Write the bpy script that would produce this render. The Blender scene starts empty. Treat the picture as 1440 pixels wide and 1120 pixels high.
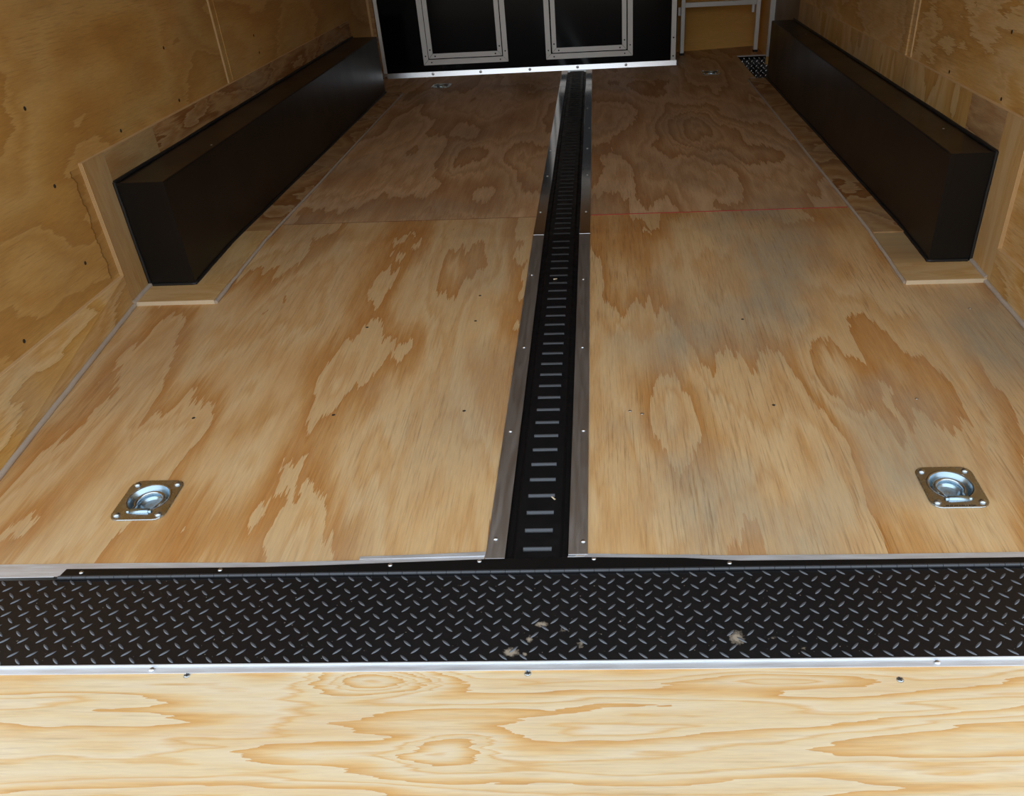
import bpy, math, random
from mathutils import Vector, Matrix
random.seed(7)
SC = bpy.context.scene
COL = SC.collection
PI = math.pi

# ------------------------------------------------------------------ camera
CYAW, CPIT, CROL = 0.0485, -0.5974, -0.0477
fw = Vector((-math.sin(CYAW) * math.cos(CPIT), math.cos(CYAW) * math.cos(CPIT), math.sin(CPIT)))
rt = Vector((math.cos(CYAW), math.sin(CYAW), 0))
up = rt.cross(fw)
r2 = math.cos(CROL) * rt + math.sin(CROL) * up
u2 = math.cos(CROL) * up - math.sin(CROL) * rt
cam_data = bpy.data.cameras.new('camera')
cam = bpy.data.objects.new('camera', cam_data)
COL.objects.link(cam)
M = Matrix((r2, u2, -fw)).transposed().to_4x4()
M.translation = Vector((0.1316, -2.5908, 0.9459))
cam.matrix_world = M
cam_data.sensor_width = 36.0
cam_data.sensor_fit = 'HORIZONTAL'
cam_data.lens = 1139.3 / 1440 * 36
cam_data.shift_x = -(805.84 - 720) / 1440
cam_data.shift_y = (620.79 - 560) / 1440
cam_data.clip_start = 0.02
SC.camera = cam

# ------------------------------------------------------------------ sky, exposure
SC.view_settings.view_transform = 'Standard'
SC.view_settings.look = 'None'
SC.view_settings.exposure = 0.0
SC.view_settings.gamma = 1.0
SC.view_settings.use_curve_mapping = False
W = bpy.data.worlds.new('overcast sky')
SC.world = W
W.use_nodes = True
wn = W.node_tree.nodes; wl = W.node_tree.links
wn.clear()
tc = wn.new('ShaderNodeTexCoord')
sx = wn.new('ShaderNodeSeparateXYZ')
wl.new(tc.outputs['Generated'], sx.inputs[0])
rp = wn.new('ShaderNodeValToRGB')
rp.color_ramp.elements[0].position = 0.0
rp.color_ramp.elements[0].color = (0.10, 0.11, 0.09, 1)
rp.color_ramp.elements[1].position = 1.0
rp.color_ramp.elements[1].color = (0.80, 0.90, 1.0, 1)
for pos, c in ((0.03, (0.10, 0.12, 0.08, 1)), (0.09, (0.62, 0.67, 0.70, 1)), (0.30, (0.90, 0.95, 1.0, 1))):
    e = rp.color_ramp.elements.new(pos); e.color = c
wl.new(sx.outputs['Z'], rp.inputs[0])
bg = wn.new('ShaderNodeBackground')
bg.inputs['Strength'].default_value = 1.75
wl.new(rp.outputs[0], bg.inputs[0])
wo = wn.new('ShaderNodeOutputWorld')
wl.new(bg.outputs[0], wo.inputs[0])

# ------------------------------------------------------------------ materials
def new_mat(name):
    m = bpy.data.materials.new(name); m.use_nodes = True
    b = m.node_tree.nodes['Principled BSDF']
    return m, m.node_tree.nodes, m.node_tree.links, b

def srgb(r, g, b):
    f = lambda c: (c / 255) / 12.92 if c <= 10 else (((c / 255) + 0.055) / 1.055) ** 2.4
    return (f(r), f(g), f(b), 1)

def plain(name, col, rough=0.5, metal=0.0, spec=0.5, vary=0.0, scale=30, bump=0.0, stretch=None):
    m, n, l, b = new_mat(name)
    b.inputs['Base Color'].default_value = col
    b.inputs['Roughness'].default_value = rough
    b.inputs['Metallic'].default_value = metal
    b.inputs['Specular IOR Level'].default_value = spec
    if vary or bump:
        g = n.new('ShaderNodeNewGeometry')
        mp = n.new('ShaderNodeMapping')
        if stretch: mp.inputs['Scale'].default_value = stretch
        l.new(g.outputs['Position'], mp.inputs[0])
        t = n.new('ShaderNodeTexNoise'); t.inputs['Scale'].default_value = scale
        t.inputs['Detail'].default_value = 4
        l.new(mp.outputs[0], t.inputs['Vector'])
        if vary:
            mr = n.new('ShaderNodeMapRange')
            mr.inputs['From Min'].default_value = 0.3; mr.inputs['From Max'].default_value = 0.7
            mr.inputs['To Min'].default_value = max(0.02, rough - vary); mr.inputs['To Max'].default_value = rough + vary
            l.new(t.outputs[0], mr.inputs[0]); l.new(mr.outputs[0], b.inputs['Roughness'])
            hs = n.new('ShaderNodeMix'); hs.data_type = 'RGBA'
            hs.inputs['A'].default_value = tuple(c * (1 - vary) for c in col[:3]) + (1,)
            hs.inputs['B'].default_value = tuple(min(1, c * (1 + vary)) for c in col[:3]) + (1,)
            l.new(t.outputs[0], hs.inputs['Factor']); l.new(hs.outputs['Result'], b.inputs['Base Color'])
        if bump:
            bp = n.new('ShaderNodeBump'); bp.inputs['Strength'].default_value = bump; bp.inputs['Distance'].default_value = 0.002
            l.new(t.outputs[0], bp.inputs['Height']); l.new(bp.outputs[0], b.inputs['Normal'])
    return m

def wood(name, grain, cross, tones, seed=0.0, freq=5.0, sc=2.2, sg=0.55, knots=(), streak=0.16, rough=0.5, jag=0.14, mid=0.10,
         stain=None, blotch=0.25, third=None, gray=(0.40, 0.325, 0.225)):
    """plywood veneer: contour bands of a stretched height field, broken up along the fibre.
    grain / cross are 'X','Y' or 'Z'; tones = list of (pos, colour)."""
    m, n, l, b = new_mat(name)
    geo = n.new('ShaderNodeNewGeometry')
    sep = n.new('ShaderNodeSeparateXYZ'); l.new(geo.outputs['Position'], sep.inputs[0])
    G, Cc = sep.outputs[grain], sep.outputs[cross]
    def math_(op, a, bb=None, cl=False):
        k = n.new('ShaderNodeMath'); k.operation = op; k.use_clamp = cl
        for i, v in enumerate((a, bb)):
            if v is None: continue
            if isinstance(v, (int, float)): k.inputs[i].default_value = v
            else: l.new(v, k.inputs[i])
        return k.outputs[0]
    def noise(cs, gs, det, s, g=None, c=None, rgh=0.5):
        cb = n.new('ShaderNodeCombineXYZ')
        l.new(math_('MULTIPLY', c or Cc, cs), cb.inputs[0]); l.new(math_('MULTIPLY', g or G, gs), cb.inputs[1])
        cb.inputs[2].default_value = seed + s
        t = n.new('ShaderNodeTexNoise'); t.inputs['Scale'].default_value = 1.0
        t.inputs['Detail'].default_value = det; t.inputs['Roughness'].default_value = rgh
        l.new(cb.outputs[0], t.inputs['Vector'])
        return t.outputs[0]
    fib = noise(190, 5, 3, 3.1, rgh=0.6)
    fib2 = noise(45, 3.5, 2, 5.7)
    fj = math_('ADD', math_('MULTIPLY', math_('SUBTRACT', fib, 0.5), jag), math_('MULTIPLY', math_('SUBTRACT', fib2, 0.5), jag * 1.3))
    Gj = math_('ADD', G, fj)
    h = noise(sc, sg, 2.5, 0.0, g=Gj, rgh=0.42)
    h2 = noise(sc * 3.1, sg * 2.4, 3.5, 9.0, g=Gj, rgh=0.55)
    hh = math_('ADD', h, math_('MULTIPLY', math_('SUBTRACT', h2, 0.5), 0.26))
    for (kc, kg, rc, rg, amp) in knots:
        dx = math_('DIVIDE', math_('SUBTRACT', Cc, kc), rc)
        dy = math_('DIVIDE', math_('SUBTRACT', Gj, kg), rg)
        d2 = math_('ADD', math_('MULTIPLY', dx, dx), math_('MULTIPLY', dy, dy))
        e = math_('POWER', 2.718, math_('MULTIPLY', d2, -1.0))
        hh = math_('ADD', hh, math_('MULTIPLY', e, amp))
    tt = math_('FRACT', math_('MULTIPLY', hh, freq))
    cr = n.new('ShaderNodeValToRGB')
    els = cr.color_ramp.elements
    els[0].position, els[0].color = tones[0][0], tones[0][1]
    els[1].position, els[1].color = tones[-1][0], tones[-1][1]
    for p_, c_ in tones[1:-1]:
        e = els.new(p_); e.color = c_
    l.new(tt, cr.inputs[0])
    col = cr.outputs[0]
    def mix(fac, a, bcol, mode='MIX'):
        k = n.new('ShaderNodeMix'); k.data_type = 'RGBA'; k.blend_type = mode
        if isinstance(fac, float): k.inputs['Factor'].default_value = fac
        else: l.new(fac, k.inputs['Factor'])
        l.new(a, k.inputs['A'])
        if isinstance(bcol, tuple): k.inputs['B'].default_value = bcol
        else: l.new(bcol, k.inputs['B'])
        return k.outputs['Result']
    def remap(v, a, bb, c, d):
        k = n.new('ShaderNodeMapRange'); k.clamp = True
        k.inputs['From Min'].default_value = a; k.inputs['From Max'].default_value = bb
        k.inputs['To Min'].default_value = c; k.inputs['To Max'].default_value = d
        l.new(v, k.inputs[0]); return k.outputs[0]
    # greyish worn blotches
    bl = noise(2.6, 1.8, 3, 21.0)
    col = mix(remap(bl, 0.48, 0.72, 0.0, blotch * 2.2), col, gray + (1,))
    # fine dark pores running with the grain
    st = noise(260, 8, 4, 13.0, rgh=0.65)
    patch = noise(5.0, 2.2, 2, 17.0)
    mul = math_('MULTIPLY', remap(st, 0.52, 0.72, 0.0, 1.0), remap(patch, 0.38, 0.62, 0.25, 1.0))
    col = mix(math_('MULTIPLY', mul, streak * 3.0), col, (0.17, 0.085, 0.03, 1))
    mg = noise(34, 1.1, 3, 51.0, g=Gj, rgh=0.65)
    col = mix(remap(mg, 0.50, 0.68, 0.0, mid * 2.6), col, tones[0][1])
    mg2 = noise(70, 1.6, 3, 57.0, g=Gj, rgh=0.7)
    col = mix(remap(mg2, 0.50, 0.70, 0.0, mid * 2.2), col, tones[-1][1])
    st2 = noise(420, 30, 2, 31.0)
    col = mix(remap(st2, 0.3, 0.7, 0.0, 0.30), col, (1.0, 0.86, 0.64, 1), 'SOFT_LIGHT')
    if stain is not None:                          # jagged dark water line on the board
        g0, z0, z1, w = stain
        nz = noise(9, 0.0, 4, 40.0, rgh=0.75)
        off = math_('ADD', math_('MULTIPLY', math_('SUBTRACT', nz, 0.5), 0.085), g0)
        dd = math_('ABSOLUTE', math_('SUBTRACT', G, off))
        ln = remap(dd, 0.0, w, 1.0, 0.0)
        inn = math_('MULTIPLY', math_('GREATER_THAN', Cc, z0), math_('LESS_THAN', Cc, z1))
        col = mix(math_('MULTIPLY', math_('MULTIPLY', ln, inn), 0.75), col, (0.09, 0.035, 0.008, 1))
        sm = math_('MULTIPLY', math_('MULTIPLY', remap(math_('SUBTRACT', G, off), 0.0, 0.09, 0.45, 0.0), math_('GREATER_THAN', G, off)), inn)
        col = mix(sm, col, (0.30, 0.15, 0.04, 1))
    l.new(col, b.inputs['Base Color'])
    b.inputs['Roughness'].default_value = rough
    b.inputs['Specular IOR Level'].default_value = 0.3
    bp = n.new('ShaderNodeBump'); bp.inputs['Strength'].default_value = 0.25; bp.inputs['Distance'].default_value = 0.0006
    l.new(st, bp.inputs['Height']); l.new(bp.outputs[0], b.inputs['Normal'])
    return m

FL_T = [(0.0, srgb(180, 124, 68)), (0.06, srgb(183, 131, 76)), (0.22, srgb(192, 145, 92)), (0.40, srgb(208, 169, 121)),
        (0.58, srgb(213, 180, 135)), (0.70, srgb(200, 157, 107)), (0.86, srgb(211, 175, 128)), (0.97, srgb(206, 171, 125)), (1.0, srgb(211, 176, 130))]
FF_T = [(0.0, srgb(173, 125, 81)), (0.06, srgb(176, 129, 86)), (0.30, srgb(194, 151, 110)), (0.50, srgb(214, 176, 135)),
        (0.62, srgb(193, 149, 108)), (0.86, srgb(218, 181, 143)), (0.97, srgb(207, 168, 129)), (1.0, srgb(215, 178, 136))]
RM_T = [(0.0, srgb(210, 158, 98)), (0.05, srgb(216, 166, 104)), (0.22, srgb(226, 188, 136)), (0.36, srgb(229, 204, 164)), (0.55, srgb(232, 212, 180)),
        (0.66, srgb(221, 179, 124)), (0.72, srgb(228, 202, 160)), (0.97, srgb(231, 210, 176)), (1.0, srgb(232, 212, 178))]
WL_T = [(0.0, srgb(182, 136, 76)), (0.06, srgb(183, 135, 71)), (0.34, srgb(198, 153, 87)), (0.58, srgb(208, 167, 104)),
        (0.80, srgb(193, 147, 83)), (0.97, srgb(204, 161, 98)), (1.0, srgb(196, 154, 92))]
WR_T = [(0.0, srgb(176, 130, 68)), (0.06, srgb(190, 142, 76)), (0.30, srgb(203, 159, 95)), (0.52, srgb(216, 179, 126)),
        (0.68, srgb(200, 153, 91)), (0.88, srgb(216, 181, 130)), (0.97, srgb(209, 171, 115)), (1.0, srgb(214, 182, 130))]
LT_T = [(0.0, srgb(196, 152, 96)), (0.2, srgb(202, 162, 108)), (0.6, srgb(210, 176, 126)), (0.8, srgb(198, 156, 100)), (1.0, srgb(206, 170, 118))]
DK_T = [(0.0, srgb(140, 92, 50)), (0.08, srgb(142, 94, 50)), (0.5, srgb(190, 150, 104)), (0.75, srgb(164, 118, 72)), (0.96, srgb(190, 154, 112)), (1.0, srgb(190, 154, 112))]

M_floor_l = wood('plywood near left', 'Y', 'X', FL_T, seed=1.7, freq=6.5, sc=2.4, sg=0.8)
M_floor_r = wood('plywood near right', 'Y', 'X', FL_T, seed=42.3, freq=6.0, sc=2.2, sg=0.7, knots=((0.667, -0.856, .07, .16, .12),), streak=0.24, blotch=0.5, gray=(0.40, 0.325, 0.225))
M_floor_fl = wood('plywood front left', 'Y', 'X', FF_T, seed=7.9, freq=7.0, sc=2.0, sg=0.7, blotch=0.22, gray=(0.25, 0.19, 0.14), knots=((-0.45, 0.95, .10, .30, .2),))
M_floor_fr = wood('plywood front right', 'Y', 'X', FF_T, seed=63.1, freq=7.0, sc=2.0, sg=0.7, knots=((0.58, 1.45, .16, .40, .42),), blotch=0.25, gray=(0.25, 0.20, 0.15))
M_ramp = wood('pale ramp plywood', 'X', 'Y', RM_T, seed=5.3, freq=9.0, sc=6.5, sg=0.75, jag=0.06, streak=0.09, blotch=0.08, mid=0.10,
              knots=((-1.745, -0.247, .026, .10, .30), (-1.752, 0.40, .016, .16, .16), (-1.87, -0.11, .03, .07, .14)), gray=(0.55, 0.45, 0.30))
M_wall_l = wood('left wall plywood', 'Y', 'Z', WL_T, seed=11.0, freq=5.0, sc=2.4, sg=1.2, blotch=0.18, gray=(0.36, 0.26, 0.12), stain=(-0.455, 0.085, 0.385, 0.0045), jag=0.07)
M_wall_lf = wood('left wall front plywood', 'Y', 'Z', WL_T, seed=15.0, freq=4.0, sc=2.2, sg=0.8, blotch=0.14, gray=(0.32, 0.23, 0.12))
M_wall_r = wood('right wall plywood', 'Y', 'Z', WR_T, seed=23.0, freq=6.5, sc=2.4, sg=1.7, blotch=0.16)
M_wall_rf = wood('right wall front plywood', 'Y', 'Z', WR_T, seed=27.0, freq=6.0, sc=2.0, sg=1.5, blotch=0.2, gray=(0.28, 0.21, 0.13))
M_strip = wood('plywood strip', 'Y', 'Z', DK_T, seed=33.0, freq=6.0, sc=5.0, sg=1.6)
M_strip_fl = wood('floor edge plywood strip', 'X', 'Y', DK_T, seed=37.0, freq=6.5, sc=1.5, sg=2.4, jag=0.03)
M_strip_lt = wood('pale plywood strip', 'Z', 'Y', LT_T, seed=35.0, freq=4.0, sc=9.0, sg=1.0, streak=0.06)
M_strip_ltx = wood('pale plywood cross strip', 'X', 'Y', LT_T, seed=36.0, freq=4.0, sc=9.0, sg=2.0, streak=0.08)
M_strip_gr = wood('greyish plywood strip', 'Y', 'Z', [(0, srgb(176, 142, 96)), (.5, srgb(186, 156, 112)), (.8, srgb(160, 118, 70)), (1, srgb(182, 150, 104))], seed=39.0, freq=3.0, sc=4, sg=1.2)
M_low = wood('lower wall plywood', 'Y', 'Z', WR_T, seed=29.0, freq=5.0, sc=5.0, sg=1.3, jag=0.12)
M_nook = wood('golden front wall plywood', 'X', 'Z', [(0, srgb(226, 170, 90)), (.3, srgb(232, 178, 98)), (.7, srgb(236, 186, 108)), (1, srgb(228, 174, 94))], seed=47.0, freq=3.0, sc=3, sg=1.0, blotch=0.08)
M_plyedge = plain('bare plywood edge', srgb(214, 178, 128), 0.7, vary=0.1, scale=60)
M_whitewood = plain('pale planed wood edge', srgb(232, 214, 182), 0.6, vary=0.06, scale=60)
M_caulk = plain('clear grey caulk', srgb(186, 172, 158), 0.45, vary=0.12, scale=25, bump=0.3)
M_alu = plain('brushed aluminium', (0.88, 0.91, 0.96, 1), 0.60, 1.0, vary=0.06, scale=14, stretch=(1, 14, 14))
M_alu_cab = plain('cabinet aluminium', (0.84, 0.83, 0.81, 1), 0.55, 1.0)
M_alu_strip = plain('scuffed aluminium strip', (0.80, 0.82, 0.86, 1), 0.40, 1.0, vary=0.06, scale=9, stretch=(14, 1, 1))
M_alu_base = plain('bright base aluminium', (0.88, 0.90, 0.93, 1), 0.27, 1.0)
M_alu_pol = plain('polished aluminium strip', (0.80, 0.82, 0.85, 1), 0.11, 1.0)
M_zinc = plain('bright zinc plating', (0.62, 0.68, 0.72, 1), 0.26, 1.0, vary=0.07, scale=50)
M_zinc_sky = plain('zinc tinted with sky reflection', (0.50, 0.67, 0.80, 1), 0.30, 1.0, vary=0.05, scale=60)  # blue of the reflected sky is put into the zinc colour
M_screw = plain('bright steel screw', (0.80, 0.83, 0.86, 1), 0.28, 1.0)
M_dkscrew = plain('dark steel screw', (0.05, 0.045, 0.04, 1), 0.5, 0.5)
M_black_box = plain('black powder coat', (0.0055, 0.0055, 0.0058, 1), 0.33, 0.0, 0.34, vary=0.04, scale=5)
M_black_bead = plain('black sealant', (0.010, 0.010, 0.011, 1), 0.45)
M_black_gloss = plain('black gloss panel', (0.004, 0.004, 0.005, 1), 0.12, 0.0, 0.18)
M_track = plain('black track paint', (0.006, 0.006, 0.007, 1), 0.40, 0.0, 0.28, vary=0.1, scale=40, bump=0.12)
M_lip = plain('black metal with painted sky sheen', (0.085, 0.092, 0.105, 1), 0.34, 0.5, 0.6)  # black paint, colour lightened and blued to stand in for reflected sky
M_rubber = plain('black rubber', (0.012, 0.012, 0.012, 1), 0.7)
M_ceil = plain('ceiling panel', (0.74, 0.73, 0.72, 1), 0.5, vary=0.05, scale=3)
M_ground = plain('grey asphalt', (0.16, 0.16, 0.155, 1), 0.9, vary=0.15, scale=20)
M_door = plain('grey brown door panel', srgb(128, 112, 94), 0.5, vary=0.08, scale=5)
M_red = plain('red chalk paint', (0.55, 0.03, 0.05, 1), 0.7)
M_hole = plain('dark hollow', (0.004, 0.004, 0.004, 1), 0.8)

def tread_mat():
    m, n, l, b = new_mat('black diamond plate')
    geo = n.new('ShaderNodeNewGeometry')
    t = n.new('ShaderNodeTexNoise'); t.inputs['Scale'].default_value = 150; t.inputs['Detail'].default_value = 5
    t.inputs['Roughness'].default_value = 0.7
    l.new(geo.outputs['Position'], t.inputs['Vector'])
    total = None
    for (x, y, rx, ry, k) in ((0.018, -1.637, .016, .008, 1.0), (-0.001, -1.668, .009, .012, .8), (-0.030, -1.694, .017, .012, 1.0), (-0.006, -1.699, .008, .006, .8),
                              (0.084, -1.680, .008, .016, .75), (0.055, -1.650, .022, .012, .55), (0.340, -1.670, .017, .020, .9), (0.395, -1.670, .030, .010, .5),
                              (0.443, -1.692, .014, .009, .6), (0.305, -1.690, .02, .008, .4), (-0.88, -1.66, .010, .006, .6)):
        mp = n.new('ShaderNodeVectorMath'); mp.operation = 'SUBTRACT'
        mp.inputs[1].default_value = (x, y, 0); l.new(geo.outputs['Position'], mp.inputs[0])
        m2 = n.new('ShaderNodeVectorMath'); m2.operation = 'MULTIPLY'; m2.inputs[1].default_value = (1 / rx, 1 / ry, 0)
        l.new(mp.outputs[0], m2.inputs[0])
        ln = n.new('ShaderNodeVectorMath'); ln.operation = 'LENGTH'; l.new(m2.outputs[0], ln.inputs[0])
        mr = n.new('ShaderNodeMapRange'); mr.inputs['From Min'].default_value = 0.1; mr.inputs['From Max'].default_value = 1.5
        mr.inputs['To Min'].default_value = k; mr.inputs['To Max'].default_value = 0
        l.new(ln.outputs['Value'], mr.inputs[0])
        if total is None: total = mr.outputs[0]
        else:
            a = n.new('ShaderNodeMath'); a.operation = 'MAXIMUM'; l.new(total, a.inputs[0]); l.new(mr.outputs[0], a.inputs[1]); total = a.outputs[0]
    a = n.new('ShaderNodeMath'); a.operation = 'ADD'; l.new(total, a.inputs[0]); l.new(t.outputs[0], a.inputs[1])
    mr = n.new('ShaderNodeMapRange'); mr.inputs['From Min'].default_value = 1.0; mr.inputs['From Max'].default_value = 1.30
    l.new(a.outputs[0], mr.inputs[0])
    sp = n.new('ShaderNodeTexNoise'); sp.inputs['Scale'].default_value = 210; sp.inputs['Detail'].default_value = 1
    l.new(geo.outputs['Position'], sp.inputs['Vector'])
    s2 = n.new('ShaderNodeMapRange'); s2.inputs['From Min'].default_value = 0.76; s2.inputs['From Max'].default_value = 0.82; s2.inputs['To Max'].default_value = 0.6
    l.new(sp.outputs[0], s2.inputs[0])
    mx = n.new('ShaderNodeMath'); mx.operation = 'MAXIMUM'; l.new(mr.outputs[0], mx.inputs[0]); l.new(s2.outputs[0], mx.inputs[1])
    c = n.new('ShaderNodeMix'); c.data_type = 'RGBA'
    c.inputs['A'].default_value = (0.0085, 0.0085, 0.0095, 1); c.inputs['B'].default_value = (0.34, 0.28, 0.21, 1)
    l.new(mx.outputs[0], c.inputs['Factor']); l.new(c.outputs['Result'], b.inputs['Base Color'])
    rr = n.new('ShaderNodeMapRange'); rr.inputs['To Min'].default_value = 0.27; rr.inputs['To Max'].default_value = 0.9
    l.new(mx.outputs[0], rr.inputs[0]); l.new(rr.outputs[0], b.inputs['Roughness'])
    b.inputs['Specular IOR Level'].default_value = 0.45
    return m
M_tread = tread_mat()
M_tread_sheen = plain('black tread top with painted sky sheen', (0.16, 0.175, 0.20, 1), 0.34, 0.6, 0.6)  # sky sheen on the black bars painted in as lighter blue-grey
M_tread_alu = plain('aluminium tread plate', (0.30, 0.31, 0.33, 1), 0.28, 1.0, vary=0.06, scale=30)
M_tread_alu_top = plain('bright tread top', (0.85, 0.87, 0.9, 1), 0.25, 1.0)

# ------------------------------------------------------------------ mesh helpers
BASE = {}                                   # world offset of every parent
def base_of(p): return BASE.get(p.name, Vector((0, 0, 0))) if p is not None else Vector((0, 0, 0))

class MB:
    def __init__(s): s.v = []; s.f = []; s.mi = []; s.sm = []
    def add(s, vs, fs, mi=0, smooth=False):
        o = len(s.v); s.v += [tuple(q) for q in vs]
        for f in fs: s.f.append(tuple(i + o for i in f)); s.mi.append(mi); s.sm.append(smooth)
        return s
    def box(s, x0, x1, y0, y1, z0, z1, mi=0, zf=None):
        zf = zf or (lambda y: 0.0)
        vs = [(x, y, z + zf(y)) for z in (z0, z1) for y in (y0, y1) for x in (x0, x1)]
        return s.add(vs, [(0, 2, 3, 1), (4, 5, 7, 6), (0, 1, 5, 4), (2, 6, 7, 3), (0, 4, 6, 2), (1, 3, 7, 5)], mi)
    def hexa(s, bot, top, mi=0):            # 4 + 4 corner points, both counter-clockwise from above
        return s.add(list(bot) + list(top), [(3, 2, 1, 0), (4, 5, 6, 7), (0, 1, 5, 4), (1, 2, 6, 5), (2, 3, 7, 6), (3, 0, 4, 7)], mi)
    def ribbon(s, near, far, z0, z1, mi=0): # slab between two polylines (x,y) of equal length, on the floor
        n = len(near)
        vs = []
        for (a, b_) in zip(near, far):
            vs += [(a[0], a[1], fz(a[1]) + z0), (b_[0], b_[1], fz(b_[1]) + z0), (b_[0], b_[1], fz(b_[1]) + z1), (a[0], a[1], fz(a[1]) + z1)]
        fs = []
        for i in range(n - 1):
            p, q = 4 * i, 4 * i + 4
            fs += [(p, p + 1, q + 1, q), (p + 1, p + 2, q + 2, q + 1), (p + 2, p + 3, q + 3, q + 2), (p + 3, p, q, q + 3)]
        fs += [(0, 3, 2, 1), (4 * n - 4, 4 * n - 3, 4 * n - 2, 4 * n - 1)]
        return s.add(vs, fs, mi)
    def tube(s, pts, r, seg=8, mi=0, closed=False, caps=True, smooth=True, sq=1.0):
        pts = [Vector(p) for p in pts]; n = len(pts); vs = []; fs = []
        for i, p in enumerate(pts):
            a = pts[(i - 1) % n] if (closed or i > 0) else p
            c = pts[(i + 1) % n] if (closed or i < n - 1) else p
            t = (c - a).normalized()
            ref = Vector((0, 0, 1)) if abs(t.z) < 0.9 else Vector((0, 1, 0))
            e1 = t.cross(ref).normalized(); e2 = e1.cross(t)
            rr = r[i] if isinstance(r, (list, tuple)) else r
            for k in range(seg):
                an = 2 * PI * k / seg
                vs.append(p + e1 * math.cos(an) * rr + e2 * math.sin(an) * rr * sq)
        m_ = n if closed else n - 1
        for i in range(m_):
            j = (i + 1) % n
            for k in range(seg):
                k2 = (k + 1) % seg
                fs.append((i * seg + k, i * seg + k2, j * seg + k2, j * seg + k))
        s.add(vs, fs, mi, smooth)
        if caps and not closed:
            s.add(vs[:seg], [tuple(range(seg))[::-1]], mi); s.add(vs[-seg:], [tuple(range(seg))], mi)
        return s
    def dome(s, c, r, h, seg=12, rings=4, mi=0, axis='Z', sgn=1):
        vs = []; fs = []
        for i in range(rings):
            a = (PI / 2) * i / rings
            for k in range(seg):
                t = 2 * PI * k / seg
                vs.append((r * math.cos(a) * math.cos(t), r * math.cos(a) * math.sin(t), h * math.sin(a)))
        vs.append((0, 0, h))
        for i in range(rings - 1):
            for k in range(seg):
                k2 = (k + 1) % seg
                fs.append((i * seg + k, i * seg + k2, (i + 1) * seg + k2, (i + 1) * seg + k))
        for k in range(seg): fs.append(((rings - 1) * seg + k, (rings - 1) * seg + (k + 1) % seg, rings * seg))
        fs.append(tuple(range(seg))[::-1])
        if axis == 'X': vs = [(z * sgn, x, y) for x, y, z in vs]
        elif axis == 'Y': vs = [(x, z * sgn, y) for x, y, z in vs]
        return s.add([(c[0] + x, c[1] + y, c[2] + z) for x, y, z in vs], fs, mi, True)
    def lathe(s, prof, c=(0, 0, 0), seg=32, mi=0):
        vs = []; fs = []
        for (r, z) in prof:
            for k in range(seg):
                t = 2 * PI * k / seg; vs.append((c[0] + r * math.cos(t), c[1] + r * math.sin(t), c[2] + z))
        for i in range(len(prof) - 1):
            for k in range(seg):
                k2 = (k + 1) % seg
                fs.append((i * seg + k, (i + 1) * seg + k, (i + 1) * seg + k2, i * seg + k2))
        return s.add(vs, fs, mi, True)
    def build(s, name, mats, parent=None, bevel=0.0, label=None):
        if not isinstance(mats, (list, tuple)): mats = [mats]
        off = base_of(parent)
        me = bpy.data.meshes.new(name)
        me.from_pydata([(x - off.x, y - off.y, z - off.z) for x, y, z in s.v], [], s.f)
        for m in mats: me.materials.append(m)
        for i, p in enumerate(me.polygons):
            p.material_index = s.mi[i]; p.use_smooth = s.sm[i]
        me.update()
        o = bpy.data.objects.new(name, me); COL.objects.link(o)
        if parent is not None: o.parent = parent
        BASE[o.name] = off
        if bevel:
            bm = o.modifiers.new('bevel', 'BEVEL'); bm.width = bevel; bm.segments = 2; bm.limit_method = 'ANGLE'; bm.angle_limit = 0.6
        if label: o['label'] = label
        return o

def thing(name, label, cat, loc, group=None, rot=None):
    o = bpy.data.objects.new(name, None); COL.objects.link(o)
    o.empty_display_size = 0.05
    o.location = loc; BASE[o.name] = Vector(loc)
    if rot: o.rotation_euler = rot
    tag(o, label, cat, group); return o
def tag(o, label, cat, group=None):
    o['label'] = label; o['category'] = cat
    if group: o['group'] = group
def struct(o): o['kind'] = 'structure'; return o

Y0, SL = 0.0148, 0.04663
def fz(y): return min(0.0, y - Y0) * SL
XL, XR = -1.2615, 1.229                     # inner faces of the side walls
YR = -1.49                                  # rear edge of the trailer floor
H = 2.02

# ------------------------------------------------------------------ setting: floor sheets
def sheet(name, xs0, xs1, ys0, ys1, mat, holes=(), xfun=None):
    """plywood sheet with real square holes under the tie-down plates"""
    xs = sorted({xs0, xs1} | {v for h in holes for v in h[:2]})
    ys = sorted({ys0, ys1} | {v for h in holes for v in h[2:]} | ({Y0} if ys0 < Y0 < ys1 else set()))
    m = MB(); T = 0.018
    inside = lambda i, j: 0 <= i < len(xs) - 1 and 0 <= j < len(ys) - 1 and not any(
        h[0] <= (xs[i] + xs[i + 1]) / 2 <= h[1] and h[2] <= (ys[j] + ys[j + 1]) / 2 <= h[3] for h in holes)
    for i in range(len(xs) - 1):
        for j in range(len(ys) - 1):
            if not inside(i, j): continue
            a, b_, c, d = xs[i], xs[i + 1], ys[j], ys[j + 1]
            P = [(a, c, fz(c)), (b_, c, fz(c)), (b_, d, fz(d)), (a, d, fz(d))]
            Q = [(x, y, z - T) for x, y, z in P]
            m.add(P + Q, [(0, 1, 2, 3), (7, 6, 5, 4)])
            for (di, dj, e) in ((0, -1, (0, 1)), (1, 0, (1, 2)), (0, 1, (2, 3)), (-1, 0, (3, 0))):
                if not inside(i + di, j + dj):
                    m.add([P[e[0]], P[e[1]], Q[e[1]], Q[e[0]]], [(3, 2, 1, 0)])
    return struct(m.build(name, mat))
SEAM = 0.205
RING = [(-0.814, -1.298), (0.813, -1.302), (-0.813, 2.632), (0.813, 2.722)]
hole = lambda p: (p[0] - 0.044, p[0] + 0.044, p[1] - 0.046, p[1] + 0.049)
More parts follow.
